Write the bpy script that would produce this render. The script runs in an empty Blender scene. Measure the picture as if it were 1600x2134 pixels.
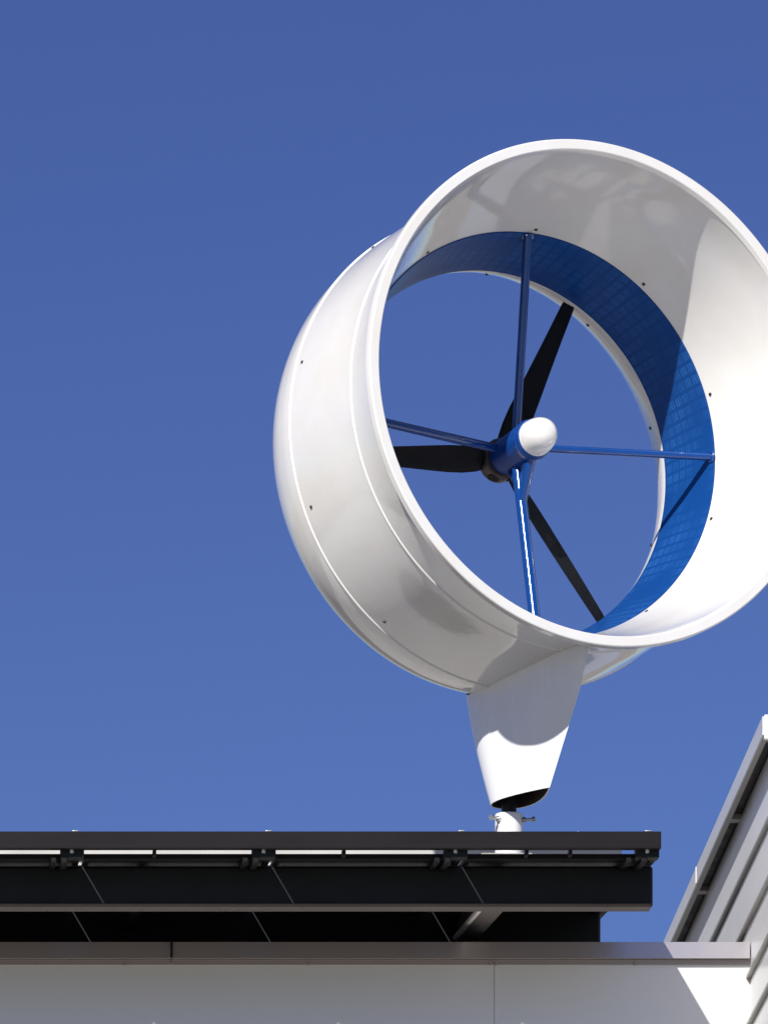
import bpy, bmesh, math, random
from mathutils import Vector, Matrix, Quaternion
random.seed(7)
scene = bpy.context.scene
col = scene.collection

# ------------------------------------------------------------------ camera
EYE = Vector((0.0, 0.0, 1.6))
F, CX, CY = 15000.0, -250.0, 5000.0          # focal length and principal point in photo pixels (shift lens)
cam = bpy.data.cameras.new('camera')
cam.sensor_fit = 'VERTICAL'
cam.sensor_height = 36.0
cam.lens = F / 2134.0 * 36.0
cam.shift_x = (800.0 - CX) / 2134.0
cam.shift_y = (CY - 1067.0) / 2134.0
cam.clip_start = 0.5
cam.clip_end = 3000.0
camo = bpy.data.objects.new('camera', cam)
camo.location = EYE
camo.rotation_euler = (math.radians(90), 0, 0)
col.objects.link(camo)
scene.camera = camo

# ------------------------------------------------------------------ light
SUN = Vector((0.66, 1.33, -1.0)).normalized()   # direction the light travels
elev = math.asin(-SUN.z)
azim = math.atan2(-SUN.x, -SUN.y)
w = bpy.data.worlds.new('World')
scene.world = w
w.use_nodes = True
nt = w.node_tree
nt.nodes.clear()
wo = nt.nodes.new('ShaderNodeOutputWorld')
bg = nt.nodes.new('ShaderNodeBackground')
sky = nt.nodes.new('ShaderNodeTexSky')
sky.sky_type = 'NISHITA'
sky.sun_disc = False
sky.sun_elevation = elev
sky.sun_rotation = azim
sky.altitude = 1500
sky.air_density = 1.0
sky.dust_density = 0.8
sky.ozone_density = 6.0
bg.inputs['Strength'].default_value = 0.0605
hs = nt.nodes.new('ShaderNodeHueSaturation')      # the clear air of the photograph: a deeper blue over the whole sky
hs.inputs['Hue'].default_value = 0.5225
hs.inputs['Saturation'].default_value = 1.09
nt.links.new(sky.outputs[0], hs.inputs['Color'])
nt.links.new(hs.outputs[0], bg.inputs[0])
nt.links.new(bg.outputs[0], wo.inputs[0])

sl = bpy.data.lights.new('sun', 'SUN')
sl.energy = 4.8
sl.angle = math.radians(0.53)
sl.color = (1.0, 0.965, 0.91)
slo = bpy.data.objects.new('sun', sl)
slo.rotation_euler = SUN.to_track_quat('-Z', 'Y').to_euler()
slo.location = (-20, -30, 60)
col.objects.link(slo)

scene.view_settings.view_transform = 'Standard'
scene.view_settings.look = 'None'
scene.view_settings.gamma = 1.0
scene.view_settings.use_curve_mapping = False
scene.view_settings.exposure = 0.33

# ------------------------------------------------------------------ helpers
def at(x, y, Y):
    """photo pixel at depth Y -> world point"""
    return Vector(((x - CX) / F * Y, Y, (CY - y) / F * Y + EYE.z))

def tag(o, label=None, cat=None, group=None, kind=None):
    if label: o['label'] = label
    if cat: o['category'] = cat
    if group: o['group'] = group
    if kind: o['kind'] = kind
    return o

def empty(name, loc):
    o = bpy.data.objects.new(name, None)
    o.empty_display_size = 0.2
    o.location = loc
    col.objects.link(o)
    return o

WORLD = {}
def wpos(o):
    p = Vector((0, 0, 0))
    while o is not None:
        p = p + o.location
        o = o.parent
    return p

def obj(name, verts, faces, mat, parent=None, smooth=None, uv=None, mats=None, fm=None, origin=None):
    """verts in world space; the object's origin sits at `origin` (default: centre of the verts)"""
    verts = [Vector(v) for v in verts]
    if origin is None:
        lo = Vector((min(v.x for v in verts), min(v.y for v in verts), min(v.z for v in verts)))
        hi = Vector((max(v.x for v in verts), max(v.y for v in verts), max(v.z for v in verts)))
        origin = (lo + hi) / 2
    me = bpy.data.meshes.new(name)
    me.from_pydata([v - origin for v in verts], [], faces)
    me.validate()
    bm = bmesh.new(); bm.from_mesh(me)
    bmesh.ops.recalc_face_normals(bm, faces=bm.faces)
    bm.to_mesh(me); bm.free()
    for m in (mats or [mat]):
        me.materials.append(m)
    if fm:
        for p, i in zip(me.polygons, fm): p.material_index = i
    if uv:
        l = me.uv_layers.new(name='UVMap')
        for p in me.polygons:
            for li in p.loop_indices:
                l.data[li].uv = uv[me.loops[li].vertex_index]
    if smooth is not None:
        for p in me.polygons: p.use_smooth = True
        me.set_sharp_from_angle(angle=math.radians(smooth))
    o = bpy.data.objects.new(name, me)
    col.objects.link(o)
    if parent is not None:
        o.parent = parent
        o.location = origin - wpos(parent)
    else:
        o.location = origin
    return o

def boxv(x0, x1, y0, y1, z0, z1):
    v = [(x0, y0, z0), (x1, y0, z0), (x1, y1, z0), (x0, y1, z0), (x0, y0, z1), (x1, y0, z1), (x1, y1, z1), (x0, y1, z1)]
    f = [(0, 3, 2, 1), (4, 5, 6, 7), (0, 1, 5, 4), (1, 2, 6, 5), (2, 3, 7, 6), (3, 0, 4, 7)]
    return v, f

def bevel(o, wd, seg=2):
    m = o.modifiers.new('bevel', 'BEVEL')
    m.width = wd; m.segments = seg; m.limit_method = 'ANGLE'; m.angle_limit = math.radians(40)
    for p in o.data.polygons: p.use_smooth = True
    o.data.set_sharp_from_angle(angle=math.radians(35))
    return o

def box(name, x0, x1, y0, y1, z0, z1, mat, parent=None, bev=0.0, origin=None):
    v, f = boxv(x0, x1, y0, y1, z0, z1)
    o = obj(name, v, f, mat, parent, origin=origin)
    if bev: bevel(o, bev)
    return o

def extrude(name, prof, p0, p1, mat, parent=None, smooth=30, frame=None):
    """closed profile [(s, h)] swept from p0 to p1; s along frame[0], h along frame[1]"""
    p0, p1 = Vector(p0), Vector(p1)
    d = (p1 - p0).normalized()
    if frame is None:
        up = Vector((0, 0, 1))
        sd = d.cross(up).normalized()
        up = sd.cross(d)
    else:
        sd, up = frame
    n = len(prof)
    v = [p0 + sd * s + up * h for s, h in prof] + [p1 + sd * s + up * h for s, h in prof]
    f = [(i, (i + 1) % n, n + (i + 1) % n, n + i) for i in range(n)]
    f += [tuple(range(n))[::-1], tuple(range(n, 2 * n))]
    return obj(name, v, f, mat, parent, smooth=smooth)

def tube(name, p0, p1, r0, r1, mat, parent=None, seg=24, squash=None):
    p0, p1 = Vector(p0), Vector(p1)
    d = (p1 - p0).normalized()
    ref = Vector((0, 0, 1)) if abs(d.z) < 0.9 else Vector((0, 1, 0))
    sd = d.cross(ref).normalized(); up = sd.cross(d)
    a, b = squash or (1, 1)
    v = []
    for p, r in ((p0, r0), (p1, r1)):
        for i in range(seg):
            t = 2 * math.pi * i / seg
            v.append(p + sd * math.cos(t) * r * a + up * math.sin(t) * r * b)
    f = [(i, (i + 1) % seg, seg + (i + 1) % seg, seg + i) for i in range(seg)]
    f += [tuple(range(seg))[::-1], tuple(range(seg, 2 * seg))]
    return obj(name, v, f, mat, parent, smooth=40)

# ------------------------------------------------------------------ materials
def mat(name, base, rough=0.4, metal=0.0, spec=0.5, coat=0.0, var=0.0, vscale=3.0, bump=0.0, bscale=40.0,
        rvar=0.0, tint=None, stretch=None, bdist=0.02):
    m = bpy.data.materials.new(name)
    m.use_nodes = True
    n = m.node_tree.nodes; L = m.node_tree.links
    b = n['Principled BSDF']
    b.inputs['Base Color'].default_value = (*base, 1)
    b.inputs['Roughness'].default_value = rough
    b.inputs['Metallic'].default_value = metal
    b.inputs['Specular IOR Level'].default_value = spec
    b.inputs['Coat Weight'].default_value = coat
    b.inputs['Coat Roughness'].default_value = 0.0605
    tc = n.new('ShaderNodeTexCoord')
    src = tc.outputs['Object']
    if stretch:
        mp = n.new('ShaderNodeMapping'); mp.inputs['Scale'].default_value = stretch
        L.new(src, mp.inputs[0]); src = mp.outputs[0]
    if var:
        nz = n.new('ShaderNodeTexNoise'); nz.inputs['Scale'].default_value = vscale
        nz.inputs['Detail'].default_value = 6; nz.inputs['Roughness'].default_value = 0.6
        L.new(src, nz.inputs['Vector'])
        cr = n.new('ShaderNodeValToRGB')
        cr.color_ramp.elements[0].position = 0.35; cr.color_ramp.elements[1].position = 0.7
        t2 = tint or tuple(c * (1 - var) for c in base)
        cr.color_ramp.elements[0].color = (*t2, 1); cr.color_ramp.elements[1].color = (*base, 1)
        L.new(nz.outputs['Fac'], cr.inputs[0]); L.new(cr.outputs[0], b.inputs['Base Color'])
    if rvar:
        nr = n.new('ShaderNodeTexNoise'); nr.inputs['Scale'].default_value = vscale * 2.3
        nr.inputs['Detail'].default_value = 5
        L.new(src, nr.inputs['Vector'])
        mr = n.new('ShaderNodeMapRange')
        mr.inputs['From Min'].default_value = 0.3; mr.inputs['From Max'].default_value = 0.7
        mr.inputs['To Min'].default_value = max(0.02, rough - rvar); mr.inputs['To Max'].default_value = rough + rvar
        L.new(nr.outputs['Fac'], mr.inputs[0]); L.new(mr.outputs[0], b.inputs['Roughness'])
    if bump:
        nb = n.new('ShaderNodeTexNoise'); nb.inputs['Scale'].default_value = bscale
        nb.inputs['Detail'].default_value = 3
        L.new(src, nb.inputs['Vector'])
        bp = n.new('ShaderNodeBump'); bp.inputs['Strength'].default_value = bump; bp.inputs['Distance'].default_value = bdist
        L.new(nb.outputs['Fac'], bp.inputs['Height']); L.new(bp.outputs[0], b.inputs['Normal'])
    return m

M = {}
M['gel'] = mat('white_gelcoat', (.755, .755, .74), .07, spec=.6, coat=.3, var=.05, vscale=2.2, tint=(.715, .695, .655), bump=.06, bscale=3.0, bdist=.05)
M['gel_pylon'] = mat('white_fairing_paint', (.84, .84, .84), .25, var=.05, vscale=4.0, rvar=.06, bump=.03, bscale=6, bdist=.03, stretch=(1, 1, .35))
M['bead'] = mat('white_sealant', (.80, .80, .77), .4)
M['upstand'] = mat('off_white_render', (.50, .49, .47), .7, var=.15, vscale=3)
M['white'] = mat('white_paint', (.78, .78, .77), .32, var=.06, vscale=8, rvar=.08)
M['hub_blue'] = mat('blue_hub_paint', (.005, .05, .25), .34, spec=.3, var=.12, vscale=7)
M['blue'] = mat('blue_gloss_paint', (.005, .05, .235), .18, coat=.35, var=.12, vscale=7, rvar=.04)
M['black'] = mat('black_blade', (.007, .0075, .009), .55, spec=.2, var=.3, vscale=9, rvar=.08)
M['hub_metal'] = mat('brown_cast_metal', (.10, .075, .07), .38, metal=.4, var=.25, vscale=14)
M['bolt'] = mat('dark_bolt', (.05, .045, .04), .4, metal=.5)
M['zinc'] = mat('zinc_bolt', (.55, .55, .54), .32, metal=.8, var=.2, vscale=60)
M['dark_in'] = mat('raw_fairing_inside', (.085, .07, .06), .6, var=.3, vscale=6)
M['bronze'] = mat('dark_bronze_aluminium', (.007, .005, .0065), .5, spec=.18, var=.18, vscale=5, rvar=.07, stretch=(.3, 1, 1))
M['beam'] = mat('black_beam_paint', (.008, .011, .014), .5, spec=.25, var=.2, vscale=3, rvar=.08)
M['flange'] = mat('brown_flange', (.10, .075, .07), .4, var=.25, vscale=5, stretch=(.2, 1, 1))
M['clamp'] = mat('aluminium_clamp', (.75, .75, .74), .3, metal=.7)
M['glass'] = mat('solar_glass', (.006, .009, .022), .08, spec=.5)
M['back'] = mat('solar_backsheet', (.012, .013, .015), .5)
M['wall'] = mat('white_coated_steel', (.71, .71, .70), .32, metal=.2, var=.03, vscale=.7, bump=.04, bscale=.8, bdist=.05)
M['coping'] = mat('grey_coated_coping', (.54, .505, .51), .24, metal=.62, var=.04, vscale=1.5, stretch=(.3, 1, 1))
M['drip'] = mat('coping_drip', (.30, .27, .26), .4, metal=.4)
M['siding'] = mat('pale_grey_siding', (.76, .76, .77), .30, metal=.15, var=.05, vscale=1.0, bump=.03, bscale=1.0, bdist=.04)
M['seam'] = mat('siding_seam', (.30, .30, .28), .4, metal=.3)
M['fascia'] = mat('grey_fascia', (.62, .63, .66), .35, metal=.3, var=.05, vscale=3)
M['roof'] = mat('roof_membrane', (.17, .15, .13), .75, var=.8, vscale=.55, tint=(.045, .04, .037), bump=.2, bscale=30)
M['concrete'] = mat('concrete', (.42, .40, .37), .85, var=.25, vscale=5, bump=.4, bscale=60)
M['ground'] = mat('paved_ground', (.40, .35, .29), .8)
def ground_nodes(m):
    n = m.node_tree.nodes; L = m.node_tree.links; b = n['Principled BSDF']
    tc = n.new('ShaderNodeTexCoord')
    br = n.new('ShaderNodeTexBrick')
    br.inputs['Scale'].default_value = 1.0
    br.inputs['Brick Width'].default_value = 5.5; br.inputs['Row Height'].default_value = 2.6
    br.inputs['Mortar Size'].default_value = .09; br.inputs['Mortar Smooth'].default_value = .1
    br.inputs['Color1'].default_value = (.16, .14, .115, 1); br.inputs['Color2'].default_value = (.42, .37, .31, 1)
    br.inputs['Mortar'].default_value = (.78, .70, .42, 1)
    L.new(tc.outputs['Object'], br.inputs['Vector'])
    nz = n.new('ShaderNodeTexNoise'); nz.inputs['Scale'].default_value = .07; nz.inputs['Detail'].default_value = 7
    L.new(tc.outputs['Object'], nz.inputs['Vector'])
    cr = n.new('ShaderNodeValToRGB')
    cr.color_ramp.elements[0].position = .4; cr.color_ramp.elements[0].color = (.10, .088, .065, 1)
    cr.color_ramp.elements[1].position = .58; cr.color_ramp.elements[1].color = (.37, .325, .27, 1)
    L.new(nz.outputs['Fac'], cr.inputs[0])
    mx = n.new('ShaderNodeMix'); mx.data_type = 'RGBA'; mx.inputs[0].default_value = .5
    L.new(br.outputs['Color'], mx.inputs[6]); L.new(cr.outputs[0], mx.inputs[7])
    L.new(mx.outputs[2], b.inputs['Base Color'])
ground_nodes(M['ground'])
def random_tone(m, amt):
    n = m.node_tree.nodes; L = m.node_tree.links; b = n['Principled BSDF']
    src = b.inputs['Base Color'].links[0].from_socket
    oi = n.new('ShaderNodeObjectInfo'); mr = n.new('ShaderNodeMapRange')
    mr.inputs['To Min'].default_value = 1 - amt; mr.inputs['To Max'].default_value = 1.0
    L.new(oi.outputs['Random'], mr.inputs[0])
    hv = n.new('ShaderNodeHueSaturation')
    L.new(mr.outputs[0], hv.inputs['Value']); L.new(src, hv.inputs['Color']); L.new(hv.outputs[0], b.inputs['Base Color'])
random_tone(M['siding'], .10)

# perforated blue liner: fields of fine punched holes, read from the strip's own UVs
def liner_mat():
    m = mat('blue_perforated_liner', (.005, .05, .215), .36, spec=.12)
    n = m.node_tree.nodes; L = m.node_tree.links; b = n['Principled BSDF']
    uvn = n.new('ShaderNodeUVMap'); uvn.uv_map = 'UVMap'
    sp = n.new('ShaderNodeSeparateXYZ'); L.new(uvn.outputs[0], sp.inputs[0])
    def math_(op, a, bv=None):
        k = n.new('ShaderNodeMath'); k.operation = op
        for i, q in enumerate((a, bv)):
            if q is None: continue
            if isinstance(q, (int, float)): k.inputs[i].default_value = q
            else: L.new(q, k.inputs[i])
        return k.outputs[0]
    def cell(o, size, lo, hi):
        fr = math_('FRACT', math_('DIVIDE', o, size))
        return math_('MULTIPLY', math_('GREATER_THAN', fr, lo), math_('LESS_THAN', fr, hi))
    u, v = sp.outputs[0], sp.outputs[1]
    field = math_('MULTIPLY', cell(u, .072, .12, .88), cell(v, .066, .12, .88))
    hole = math_('MULTIPLY', cell(u, .012, .2, .8), cell(v, .022, .15, .85))
    mask = math_('MULTIPLY', field, hole)
    nz = n.new('ShaderNodeTexNoise'); nz.inputs['Scale'].default_value = 3.0
    L.new(uvn.outputs[0], nz.inputs['Vector'])
    mr = n.new('ShaderNodeMapRange')
    mr.inputs['From Min'].default_value = .38; mr.inputs['From Max'].default_value = .62
    L.new(nz.outputs['Fac'], mr.inputs[0])
    bp = n.new('ShaderNodeBump'); bp.inputs['Strength'].default_value = .25; bp.inputs['Distance'].default_value = .003
    L.new(mask, bp.inputs['Height'])
    L.new(bp.outputs[0], b.inputs['Normal'])
    mx = n.new('ShaderNodeMix'); mx.data_type = 'RGBA'
    mx.inputs[6].default_value = (.005, .05, .215, 1); mx.inputs[7].default_value = (.024, .12, .38, 1)
    L.new(math_('MULTIPLY', mask, mr.outputs[0]), mx.inputs[0])
    L.new(mx.outputs[2], b.inputs['Base Color'])
    return m
M['liner'] = liner_mat()

# ------------------------------------------------------------------ ground
R_ = 1500
g = obj('ground', [(-R_, -R_, 0), (R_, -R_, 0), (R_, R_, 0), (-R_, R_, 0)], [(0, 1, 2, 3)], M['ground'])
tag(g, 'paved ground around the buildings', 'ground', kind='structure')

# ------------------------------------------------------------------ main building (front wall, coping, roof)
YW = 39.4
ztop = at(0, 1967, YW).z
zcb = at(0, 2001, YW).z
XC = at(1562, 0, YW).x
bld = empty('building', (0, YW + 5, 0))
tag(bld, 'building with smooth white metal wall and dark coping below the solar canopy', 'building')

seams = [-9.6, -6.2, -2.83, at(1029.5, 0, YW).x - 3.36 - .0, at(1029.5, 0, YW).x, XC + .004]
seams = sorted(seams)
for a_, b_ in zip(seams[:-1], seams[1:]):
    bevel(box('wall_panel', a_ + .0008, b_ - .0008, YW, YW + .06, 0.02, zcb + .012, M['wall'], bld), .0012, 2)
box('backing_wall', -9.6, XC - .01, YW + .03, YW + .14, 0.01, zcb - .02, M['drip'], bld)
# coping: sloped metal cap made of lengths, with a returned drip edge
cj = [-9.6, -6.0, at(357, 0, YW).x - 3.1, at(357, 0, YW).x, XC - .006]
for a_, b_ in zip(cj[:-1], cj[1:]):
    prof = [(-.050, 0), (-.055, -(ztop - zcb)), (-.012, -(ztop - zcb) - .0), (-.012, -(ztop - zcb) + .012), (.0, -(ztop - zcb) + .014), (.22, -(ztop - zcb) + .014), (.22, .02)]
    extrude('coping', [(p[0], p[1]) for p in prof], (a_ + .002, YW, ztop), (b_ - .002, YW, ztop), M['coping'], bld, smooth=25,
            frame=(Vector((0, 1, 0)), Vector((0, 0, 1))))
    box('drip_edge', a_ + .003, b_ - .003, YW - .018, YW - .001, zcb - .026, zcb - .0015, M['drip'], bld)
jx = at(357, 0, YW).x
box('coping_clip', jx - .006, jx + .006, YW - .062, YW - .0505, zcb + .004, ztop - .004, M['beam'], bld)
for px in (260, 643, 1020, 1032, 1322):
    p = at(px, 2008, YW)
    tube('screw', p + Vector((0, -.02, -.012)), p + Vector((0, -.02, .006)), .008, .008, M['drip'], bld, seg=10)
box('roof', -9.6, XC - .02, YW + .24, 70, ztop - .25, ztop - .12, M['roof'], bld)
# white upstand on the roof behind the turbine
YU = 45.2
xu = at(1294, 0, YU).x
box('upstand', -6, at(1215, 0, YU).x, YU, YU + .3, ztop - .12, at(0, 1792, YU).z, M['upstand'], bld, bev=.01)
box('upstand_cap', -6, xu, YU - .03, YU + .33, at(0, 1792, YU).z + .001, at(0, 1750, YU).z, M['upstand'], bld, bev=.01)

# ------------------------------------------------------------------ neighbouring building on the right
DY = Vector((.02, 1, 0)).normalized()
def side(off, Y, z):        # point on the side wall plane, off = distance out of the wall (to the left)
    return Vector((XC + .02 * (Y - YW) - off, Y, z))
YA, YB = 37.9, 56.0
nb = empty('side_building', (8, 46, 0))
tag(nb, 'neighbouring building clad in pale grey metal siding with overhanging fascia', 'building')
zs = 8.76 + EYE.z
ztopf = 8.845 + EYE.z
zb = [8.394, 8.078, 7.772, 7.51]
zb = [z + EYE.z for z in zb]
while zb[-1] > .5: zb.append(zb[-1] - .30)
tops = [zs + .028] + zb[:-1]
for top, bot in zip(tops, zb):
    # a board with a folded seam at its lower edge standing proud, and a recessed shadow joint under it
    prof = [(.0, bot + .030), (.0, top - .012), (-.03, top - .004), (-.06, top - .004), (-.06, bot), (-.004, bot + .004)]
    ln = [side(s, YA, h) for s, h in prof] + [side(s, YB, h) for s, h in prof]
    n_ = len(prof)
    f_ = [(i, (i + 1) % n_, n_ + (i + 1) % n_, n_ + i) for i in range(n_)] + [tuple(range(n_))[::-1], tuple(range(n_, 2 * n_))]
    bd = obj('siding_board', ln, f_, M['siding'], nb, smooth=25)
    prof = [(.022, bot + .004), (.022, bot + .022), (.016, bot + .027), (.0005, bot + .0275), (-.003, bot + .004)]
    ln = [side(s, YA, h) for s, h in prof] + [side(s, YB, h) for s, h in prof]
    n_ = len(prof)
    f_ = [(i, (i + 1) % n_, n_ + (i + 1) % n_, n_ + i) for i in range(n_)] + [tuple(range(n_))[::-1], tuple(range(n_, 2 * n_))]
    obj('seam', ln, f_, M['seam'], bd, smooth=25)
def sbox(name, o0, o1, y0, y1, z0, z1, m, bev=0.0, parent=nb):
    v = [side(o0, y0, z0), side(o1, y0, z0), side(o1, y1, z0), side(o0, y1, z0), side(o0, y0, z1), side(o1, y0, z1), side(o1, y1, z1), side(o0, y1, z1)]
    o = obj(name, v, [(0, 3, 2, 1), (4, 5, 6, 7), (0, 1, 5, 4), (1, 2, 6, 5), (2, 3, 7, 6), (3, 0, 4, 7)], m, parent)
    if bev: bevel(o, bev)
    return o
jy = 41.55
for y0, y1 in ((YA - .07, jy), (jy + .004, YB)):
    sbox('fascia', .094, .086, y0, y1, zs - .012, ztopf, M['fascia'])
    sbox('fascia_lip', .085, .058, y0, y1, zs - .011, zs - .003, M['seam'])
sbox('joint_cover', .098, .0945, jy - .01, jy + .012, zs - .010, ztopf, M['white'])
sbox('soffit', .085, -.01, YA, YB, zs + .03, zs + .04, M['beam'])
for yb in (37.95, 39.9, 41.8):
    sbox('bracket', .0845, .0005, yb, yb + .10, zs + .0, zs + .029, M['seam'])
sbox('roof', .0855, -7.5, YA - .06, YB, ztopf - .03, ztopf - .001, M['fascia'])
sbox('front_fascia', .0858, -7.5, YA - .10, YA - .062, ztopf - .125, ztopf + .003, M['white'], .004)
sbox('front_wall', -.002, -7.5, YA - .03, YA + .03, 0.01, zs - .03, M['siding'])
sbox('core', -.07, -7.5, YA + .04, YB - .1, 0.02, zs - .05, M['siding'])

# ------------------------------------------------------------------ solar canopy frame
YC = 37.8
SL = .10                                     # canopy slope going back
zc = at(0, 1768, YC).z                       # underside of the front bar
zct = at(0, 1732.5, YC).z
XE = at(1377, 0, YC).x
XL = -1.15
def cz(Y): return zc + SL * (Y - YC)
cf = empty('canopy_frame', (1.0, 39.5, cz(39.5) - .4))
tag(cf, 'dark bronze steel frame of beams and rafters carrying the solar panels', 'frame')
bevel(obj('front_bar', *boxv(XL, XE, YC, YC + .05, zc, zct), M['bronze'], cf), .003, 2)

def beam(name, Y, ytop, ybot, ylip, xr):
    z1, z0, zl = at(0, ytop, Y).z, at(0, ybot, Y).z, at(0, ylip, Y).z
    x1 = at(xr, 0, Y).x
    z1 = cz(Y) - .0400
    o = box(name, XL, x1, Y, Y + .05, zl, z1, M['beam'], cf)
    m = o.modifiers.new('bevel', 'BEVEL'); m.width = .016; m.segments = 3; m.limit_method = 'ANGLE'
    for p in o.data.polygons: p.use_smooth = True
    o.data.set_sharp_from_angle(angle=math.radians(50))
    # bottom flange, folded back and showing its underside
    prof = [(-.022, z0), (-.026, z0 - .006), (-.020, zl - .004), (.10, zl - .004), (.10, zl - .0005), (-.002, zl - .0005), (-.002, z0)]
    e = extrude('flange', prof, (XL, Y, 0), (x1 - .012, Y, 0), M['flange'], o, smooth=40, frame=(Vector((0, 1, 0)), Vector((0, 0, 1))))
    return o
beam('beam', 38.25, 1785, 1884, 1890, 1360)
beam('beam', 40.38, 1905, 1990, 1996, 1251)
# rafters: pairs of rails under every panel joint

JX = [1.0 + 1.007 * k for k in range(-2, 4)]
for k, jx in enumerate(JX):
    for dx, wd, hh in ((-.085, .03, .028), (-.03, .034, .032)):
        if k == len(JX) - 1 and dx > -.05: dx = -.005
        for ya, yb in ((YC + .051, 38.249), (38.301, 40.379), (40.431, 41.25)):
            v = []
            for yy in (ya, yb):
                p = Vector((jx + dx, yy, cz(yy) - .0395))
                v += [p + Vector((-wd / 2, 0, -hh)), p + Vector((wd / 2, 0, -hh)), p, p]
                v[-2] = p + Vector((wd / 2, 0, 0)); v[-1] = p + Vector((-wd / 2, 0, 0))
            f = [(0, 1, 5, 4), (1, 2, 6, 5), (2, 3, 7, 6), (3, 0, 4, 7), (3, 2, 1, 0), (4, 5, 6, 7)]
            bevel(obj('rafter', v, f, M['bronze'], cf), .004, 1)
    # bracket block bolted under the bar at the joint
    bevel(box('bracket', jx - .05, jx + .075, YC + .052, YC + .135, zc - .036, zc + .03, M['beam'], cf), .004, 1)
    tube('bolt', (jx + .01, YC + .04, zc - .016), (jx + .01, YC + .04, zc - .0005), .011, .011, M['clamp'], cf, seg=8)
# thin intermediate hangers
for x in (-.58, .43, 1.445, 2.44, 3.40, 3.63):
    box('hanger', x - .009, x + .009, YC + .051, YC + .137, zc - .022, zc + .010, M['bronze'], cf)
# deep rafter and its painted sun stripe between the two beams, above the wall
p0 = at(1012, 1893, 38.32); p1 = at(945, 1972, 40.3)
wd = .085
prof = [(-wd, 0), (wd, 0), (wd, .16), (-wd, .16)]
gx = at(1022, 1893, 38.34).x
zg = at(0, 1893, 38.34).z
v = []
for (yy, zz) in ((38.35, zg + .02), (40.36, zg + .02 + .111 * 2.0)):
    v += [(gx - .02, yy, zz), (gx + .10, yy, zz), (gx + .10, yy, zz + .12), (gx - .02, yy, zz + .12)]
bevel(obj('rafter', v, [(0, 1, 5, 4), (1, 2, 6, 5), (2, 3, 7, 6), (3, 0, 4, 7), (3, 2, 1, 0), (4, 5, 6, 7)], M['flange'], cf), .004, 1)
v = []
for (yy, zz) in ((38.36, zg + .018), (40.34, zg + .018 + .111 * 1.98)):
    v += [(gx - .042, yy, zz), (gx - .0205, yy, zz), (gx - .0205, yy, zz + .02), (gx - .042, yy, zz + .02)]
obj('sunlit_stripe', v, [(0, 1, 5, 4), (1, 2, 6, 5), (2, 3, 7, 6), (3, 0, 4, 7), (3, 2, 1, 0), (4, 5, 6, 7)], M['white'], cf)  # white strip stands in for sunlight falling along the rafter's side
# posts that carry the beams on the roof behind the wall
for x in (-.6, 1.4, 3.3):
    box('post', x - .05, x + .05, 40.46, 40.56, ztop - .12, cz(40.5) - .02, M['beam'], cf)
    v = []
    for (yy, zz) in ((38.302, at(0, 1795, 38.25).z - .08), (40.47, at(0, 1905, 40.38).z - .06)):
        v += [(x - .03, yy, zz - .04), (x + .03, yy, zz - .04), (x + .03, yy, zz + .04), (x - .03, yy, zz + .04)]
    obj('rafter', v, [(0, 1, 5, 4), (1, 2, 6, 5), (2, 3, 7, 6), (3, 0, 4, 7), (3, 2, 1, 0), (4, 5, 6, 7)], M['beam'], cf)

# ------------------------------------------------------------------ solar panels on the canopy
GAP = .0225
TH = .026
def solar_panel(x0, x1, y0, y1, label):
    root = empty('solar_panel', (x0, y0, cz(y0) - .039))
    tag(root, label, 'solar panel', 'solar panels on the canopy')
    def slab(name, a0, a1, b0, b1, h0, h1, m):
        v = []
        for h in (h0, h1):
            for X, Y in ((a0, b0), (a1, b0), (a1, b1), (a0, b1)):
                v.append((X, Y, cz(Y) - .039 + h))
        return obj(name, v, [(0, 3, 2, 1), (4, 5, 6, 7), (0, 1, 5, 4), (1, 2, 6, 5), (2, 3, 7, 6), (3, 0, 4, 7)], m, root)
    t = .03
    slab('frame', x0, x1, y0, y0 + t, 0, TH, M['bronze']); slab('frame', x0, x1, y1 - t, y1, 0, TH, M['bronze'])
    slab('frame', x0, x0 + t, y0 + t, y1 - t, 0, TH, M['bronze']); slab('frame', x1 - t, x1, y0 + t, y1 - t, 0, TH, M['bronze'])
    slab('glass', x0 + t, x1 - t, y0 + t, y1 - t, TH - .008, TH - .004, M['glass'])
    slab('backsheet', x0 + t, x1 - t, y0 + t, y1 - t, TH - .012, TH - .0085, M['back'])
    return root
ORD = ['nearest', 'second', 'third', 'fourth', 'fifth']
for k in range(len(JX) - 1):
    a_, b_ = JX[k] + .065 + GAP / 2, JX[k + 1] + .065 - GAP / 2
    last = (k == len(JX) - 2)
    if last: b_ = XE - .004
    nth = ORD[len(JX) - 2 - k]
    solar_panel(a_, b_, YC + .14, YC + 1.86, 'dark solar panel right behind the canopy front bar, %s from the siding-clad building' % nth)
    solar_panel(a_, b_, YC + 1.88, YC + 3.50, 'dark solar panel in the rear canopy row above the roof, %s from the siding-clad building' % nth)
    # strip added over the joint to block sun and shorten wall streaks, and clamps
    if not last:
        jx = JX[k + 1] + .065
        v = []
        for h in (TH - .0385, TH - .0345):
            for X, Y in ((jx - .04, YC + .71), (jx + .04, YC + .71), (jx + .04, YC + 2.15), (jx - .04, YC + 2.15)):
                v.append((X, Y, cz(Y) + h))
        obj('streak_blocker', v, [(0, 3, 2, 1), (4, 5, 6, 7), (0, 1, 5, 4), (1, 2, 6, 5), (2, 3, 7, 6), (3, 0, 4, 7)], M['bronze'], cf)
for k, px in enumerate((-240, 158, 560, 962, 1350)):
    p = at(px, 1732.5, YC)
    o = bevel(box('clamp', p.x - .017, p.x + .017, YC + .004, YC + .046, zct + .0005, zct + .0075, M['clamp'], cf), .003, 2)
p = at(1205, 1732.5, YC)
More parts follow.
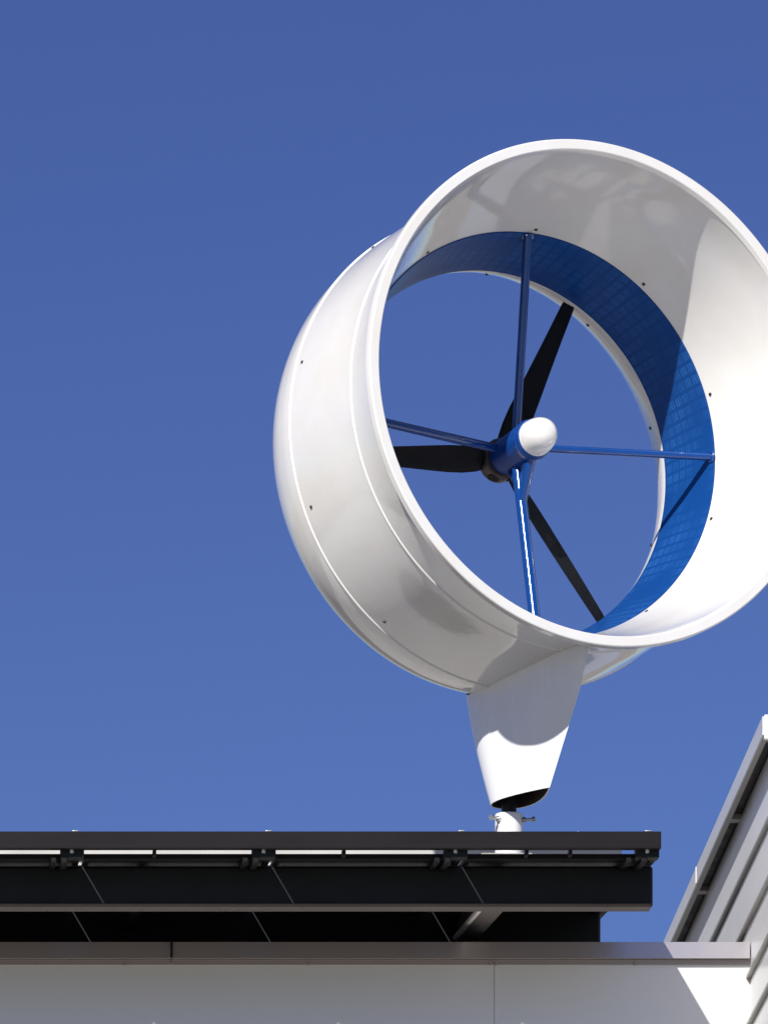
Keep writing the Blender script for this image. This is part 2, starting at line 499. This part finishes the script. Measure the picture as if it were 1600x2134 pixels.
tube('screw', (p.x, YC + .02, zct), (p.x, YC + .02, zct + .004), .005, .005, M['clamp'], cf, seg=8)

# ------------------------------------------------------------------ wind turbine
YT = 42.0
yaw, pit = math.radians(-22.59), math.radians(-2.85)
A = Vector((math.sin(yaw) * math.cos(pit), math.cos(yaw) * math.cos(pit), math.sin(pit)))
E1 = Vector((math.cos(yaw), -math.sin(yaw), 0))
E2 = E1.cross(A)
AH = Vector((math.sin(yaw), math.cos(yaw), 0))
C0 = at(1249.3, 818.4, YT)
HUB = 0.0
def D3(t, r, th):
    return C0 - E2 * HUB + A * t + (E1 * math.cos(th) + E2 * math.sin(th)) * r
def unproj_plane(px, py):
    """pixel -> (s along horizontal axis dir, z) on the vertical plane through the duct axis"""
    d = Vector(((px - CX) / F, 1, (CY - py) / F))
    w0 = EYE - C0
    lam = -w0.dot(E1) / d.dot(E1)
    p = EYE + d * lam
    return (p - C0).dot(AH), p.z, p
_, _, pm = unproj_plane(1060, 1712)
wt = empty('wind_turbine', (pm.x, pm.y, ztop - .12))
tag(wt, 'white ducted wind turbine with blue inner band and black rotor on a short mast', 'wind turbine')
SEG = 240
def lathe(name, prof, m, parent, smooth=28, closed=False, uv=False, seg=SEG, phase=0.0):
    n = len(prof)
    v, f, uvs = [], [], []
    for i in range(seg + (1 if uv else 0)):
        th = 2 * math.pi * i / seg + phase
        s = 0.0
        for j, (t, r) in enumerate(prof):
            if j: s += math.hypot(t - prof[j - 1][0], r - prof[j - 1][1])
            v.append(D3(t, r, th)); uvs.append((th * 1.18, s))
    last = n if closed else n - 1
    for i in range(seg):
        i2 = i + 1 if uv else (i + 1) % seg
        for j in range(last):
            j2 = (j + 1) % n
            f.append((i * n + j, i * n + j2, i2 * n + j2, i2 * n + j))
    return obj(name, v, f, m, parent, smooth=smooth, uv=uvs if uv else None)

def smoothp(pts, k=5):
    """Catmull-Rom through profile points"""
    out = []
    for i in range(len(pts) - 1):
        p0 = pts[max(i - 1, 0)]; p1 = pts[i]; p2 = pts[i + 1]; p3 = pts[min(i + 2, len(pts) - 1)]
        for q in range(k):
            u = q / k
            out.append(tuple(.5 * (2 * p1[c] + (p2[c] - p0[c]) * u + (2 * p0[c] - 5 * p1[c] + 4 * p2[c] - p3[c]) * u * u + (3 * p1[c] - p0[c] - 3 * p2[c] + p3[c]) * u ** 3) for c in (0, 1)))
    out.append(pts[-1])
    return out
OUT = smoothp([(.055, 1.452), (.18, 1.428), (.419, 1.411), (.8, 1.428), (1.178, 1.436), (1.32, 1.428), (1.44, 1.406), (1.56, 1.362), (1.645, 1.300)])
INN = smoothp([(.030, 1.425), (.2, 1.385), (.45, 1.312), (.813, 1.218), (1.05, 1.170), (1.276, 1.140), (1.40, 1.163), (1.52, 1.212), (1.630, 1.276)])
def rout(t):
    for (t0, r0), (t1, r1) in zip(OUT[:-1], OUT[1:]):
        if t0 <= t <= t1: return r0 + (r1 - r0) * (t - t0) / (t1 - t0)
    return OUT[0][1] if t < OUT[0][0] else OUT[-1][1]
def rinn(t):
    for (t0, r0), (t1, r1) in zip(INN[:-1], INN[1:]):
        if t0 <= t <= t1: return r0 + (r1 - r0) * (t - t0) / (t1 - t0)
    return INN[0][1]
shell = lathe('duct_shell', INN + [(1.642, 1.284), (1.648, 1.292)] + OUT[::-1], M['gel'], wt, closed=True)
lathe('rim', [(.0305, 1.4215), (.008, 1.4310), (.003, 1.4335), (.0, 1.438), (.0, 1.487), (.003, 1.4925), (.008, 1.4955), (.046, 1.4965), (.052, 1.494), (.056, 1.489), (.056, 1.445), (.0305, 1.440)],
      M['gel'], wt, smooth=24, closed=True)
lathe('liner', [(.813, rinn(.813) - .0005), (.8135, rinn(.813) - .007)] + [(t, rinn(t) - .007) for t in [.813 + .463 * k / 10 for k in range(1, 10)]] + [(1.2755, rinn(1.275) - .007), (1.276, rinn(1.276) - .0005)],
      M['liner'], wt, smooth=40, uv=True)
for t in (.419, 1.178):
    rr = rout(t)
    lathe('seam_bead', [(t - .011, rr - .004), (t - .008, rr + .004), (t, rr + .007), (t + .008, rr + .004), (t + .011, rr - .004)], M['bead'], wt, smooth=60)
# bolts (through-fixings round the duct)
def bolt_at(t, r, th, inward, rad=.0115):
    n = (E1 * math.cos(th) + E2 * math.sin(th)) * (-1 if inward else 1)
    p = D3(t, r, th)
    o = tube('bolt', p - n * .004, p + n * .006, rad, rad * .8, M['bolt'], wt, seg=12)
    return o
for dg in range(89 - 36 * 4, 200, 36):
    bolt_at(.775, rinn(.775), math.radians(dg), True)
for dg in (89, 53, 17, -19, 125):
    bolt_at(1.41, rinn(1.41), math.radians(dg), True)
for dg in (165, 200, 232, 129):
    bolt_at(1.09, rout(1.09), math.radians(dg), False)

# hub body, nose, rotor hub (hung a little below the centre line)
HUB = .022
HB = lathe('hub_body', smoothp([(.800, .106), (.806, .116), (.84, .119), (.92, .117), (1.08, .110), (1.19, .107)], 3) + [(1.195, .104), (1.195, .02)], M['hub_blue'], wt, smooth=40, seg=64)
lathe('collar', [(.838, .118), (.840, .1225), (.862, .1225), (.864, .118)], M['blue'], HB, smooth=30, seg=64)
npf = []
for k in range(13):
    u = k / 12
    npf.append((.800 - .160 * math.sin(u * math.pi / 2) ** 1.0 * 1.0, max(.0005, .110 * math.cos(u * math.pi / 2) ** .74)))
lathe('nose_cone', [(.812, .108), (.806, .1125)] + npf, M['gel'], wt, smooth=60, seg=64)
rh = lathe('rotor_hub', [(1.198, .02), (1.198, .119), (1.206, .1235), (1.30, .1235), (1.312, .118), (1.34, .09), (1.35, .02)], M['hub_metal'], wt, smooth=40, seg=64)
for dg in (64, 184, 306, 246, 4, 124):
    th = math.radians(dg)
    n = E1 * math.cos(th) + E2 * math.sin(th)
    tube('blade_socket', D3(1.255, .110, th), D3(1.255, .1262, th), .036, .036, M['black'], rh, seg=20)

# rotor blades
def blade(th0):
    rad = E1 * math.cos(th0) + E2 * math.sin(th0)
    tan = -E1 * math.sin(th0) + E2 * math.cos(th0)
    st = [(.09, .115, .40, 40), (.15, .150, .30, 38), (.24, .165, .22, 34), (.34, .162, .17, 30), (.46, .148, .14, 26), (.60, .130, .125, 22), (.75, .113, .12, 18), (.90, .098, .11, 15), (1.04, .086, .10, 13), (1.10, .080, .10, 12), (1.118, .072, .10, 12)]
    K = 20
    v, f = [], []
    for r, ch, tk, tw in st:
        c, s = math.cos(math.radians(tw)), math.sin(math.radians(tw))
        cd = tan * c + A * s          # chord direction
        nd = A * c - tan * s
        for i in range(K):
            q = 2 * math.pi * i / K
            x = math.cos(q) * .5
            y = math.sin(q) * .5 * tk * (.62 + .38 * math.cos(q)) if tk < .5 else math.sin(q) * .5 * tk
            camb = .05 * (1 - 4 * x * x) if tk < .5 else 0
            v.append(D3(1.255, 0, 0) + rad * r + cd * (x * ch) + nd * ((y + camb) * ch))
    n = len(st)
    for a_ in range(n - 1):
        for i in range(K):
            j = (i + 1) % K
            f.append((a_ * K + i, a_ * K + j, (a_ + 1) * K + j, (a_ + 1) * K + i))
    f.append(tuple(range(K))[::-1]); f.append(tuple(range((n - 1) * K, n * K)))
    return obj('blade', v, f, M['black'], wt, smooth=50)
for dg in (64, 184, 306): blade(math.radians(dg))

HUB = 0.0
# struts from hub to liner
def strut(th, r, sq=None, th_=1.04, tr=.84, name='strut'):
    return tube(name, D3(th_, .09, th), D3(tr, rinn(tr) - .004, th), r, r, M['blue'], wt, seg=28, squash=sq)
strut(math.radians(90), .026)
strut(math.radians(0), .022)
strut(math.radians(180), .026, th_=1.12)
sb = strut(math.radians(270), .035, th_=1.045, tr=.845)
for th in (0, 90, 180, 270):
    q = math.radians(th)
    tube('foot', D3(.84, rinn(.84) - .007, q), D3(.84, rinn(.84) - .016, q), .042, .036, M['blue'], wt, seg=20)
p1 = D3(1.0, .36, math.radians(270)); p0 = D3(.86, .10, math.radians(270))
tube('gusset', p0, p1, .036, .030, M['blue'], sb, seg=20)
tube('gusset', D3(1.13, .10, math.radians(270)), D3(1.05, .20, math.radians(270)), .026, .03, M['blue'], sb, seg=20)

# pylon fairing under the duct: teardrop section, sharp edge to the front, open at the bottom
fr = [unproj_plane(*p)[:2] for p in ((1228, 1340), (1207, 1440), (1176, 1540), (1145, 1641))]
re = [unproj_plane(*p)[:2] for p in ((980, 1428), (998, 1510), (1021, 1600), (1042, 1686))]
zbot = (fr[-1][1] + re[-1][1]) / 2
def lin(pts, z):
    pts = sorted(pts, key=lambda p: p[1])
    for (s0, z0), (s1, z1) in zip(pts[:-1], pts[1:]):
        if z <= z1 or (s1, z1) == pts[-1]:
            return s0 + (s1 - s0) * (z - z0) / (z1 - z0)
def naca(x, T):
    return 5 * T * (.2969 * math.sqrt(x) - .126 * x - .3516 * x * x + .2843 * x ** 3 - .1036 * x ** 4)
NP = 36
ring = []
for i in range(NP):
    q = 2 * math.pi * i / NP
    x = .5 * (1 - math.cos(q))
    ring.append((x, 1 if q < math.pi else -1))
v, f = [], []
NZ = 14
for a_ in range(NZ + 1):
    u = a_ / NZ
    for x, sg in ring:
        sf = lin(fr, zbot); sr = lin(re, zbot)
        s_ = None
        ztgt = None
        z = zbot + (1.05) * u
        # iterate so that the last ring follows the underside of the duct
        T = .40 - .19 * u
        for it in range(6):
            sf = lin(fr, z); sr = lin(re, z)
            ch = sr - sf
            s_ = sr - x * ch
            lat = sg * naca(x, T) * abs(ch) * (1.0)
            t_ = s_ / math.cos(pit)
            rr = rout(max(.06, min(1.6, t_))) - .012
            zd = C0.z + A.z * t_ - math.sqrt(max(.01, rr * rr - lat * lat))
            z = zbot + (zd - zbot) * u
        v.append(Vector((C0.x, C0.y, 0)) + AH * s_ + E1 * lat + Vector((0, 0, z)))
    if a_:
        for i in range(NP):
            j = (i + 1) % NP
            f.append(((a_ - 1) * NP + i, (a_ - 1) * NP + j, a_ * NP + j, a_ * NP + i))
py = obj('pylon', v, f, M['gel_pylon'], wt, smooth=60, mats=[M['gel_pylon'], M['dark_in']])
sm = py.modifiers.new('shell', 'SOLIDIFY'); sm.thickness = .007; sm.offset = -1; sm.material_offset = 1; sm.material_offset_rim = 0
es = py.modifiers.new('split', 'EDGE_SPLIT'); es.split_angle = math.radians(50)

# mast: sleeve, inner shaft, clamp bolts, base
mz = at(1060, 1697, (pm.y)).z
mast = tube('mast', (pm.x, pm.y, ztop - .10), (pm.x, pm.y, mz), .083, .083, M['white'], wt, seg=48)
bevel(mast, .006, 2)
tube('shaft', (pm.x, pm.y, mz - .02), (pm.x, pm.y, mz + .75), .045, .045, M['beam'], wt, seg=32)
tube('base_plate', (pm.x, pm.y, ztop - .118), (pm.x, pm.y, ztop - .09), .24, .24, M['zinc'], wt, seg=32)
zk = at(0, 1711, pm.y).z
for dg in (222, 342, 102):
    q = math.radians(dg)
    d = Vector((math.cos(q), math.sin(q), 0))
    c = Vector((pm.x, pm.y, zk))
    b = tube('clamp_bolt', c + d * .07, c + d * .150, .0085, .0085, M['zinc'], mast, seg=12)
    tube('bolt_head', c + d * .143, c + d * .160, .0165, .0165, M['zinc'], mast, seg=6)
    tube('nut', c + d * .084, c + d * .102, .018, .018, M['zinc'], mast, seg=6)
PZ = at(0, 1779, pm.y - .4).z
box('plinth', pm.x - .20, pm.x + .10, pm.y - .42, pm.y - .30, ztop - .12, PZ, M['concrete'], bld)
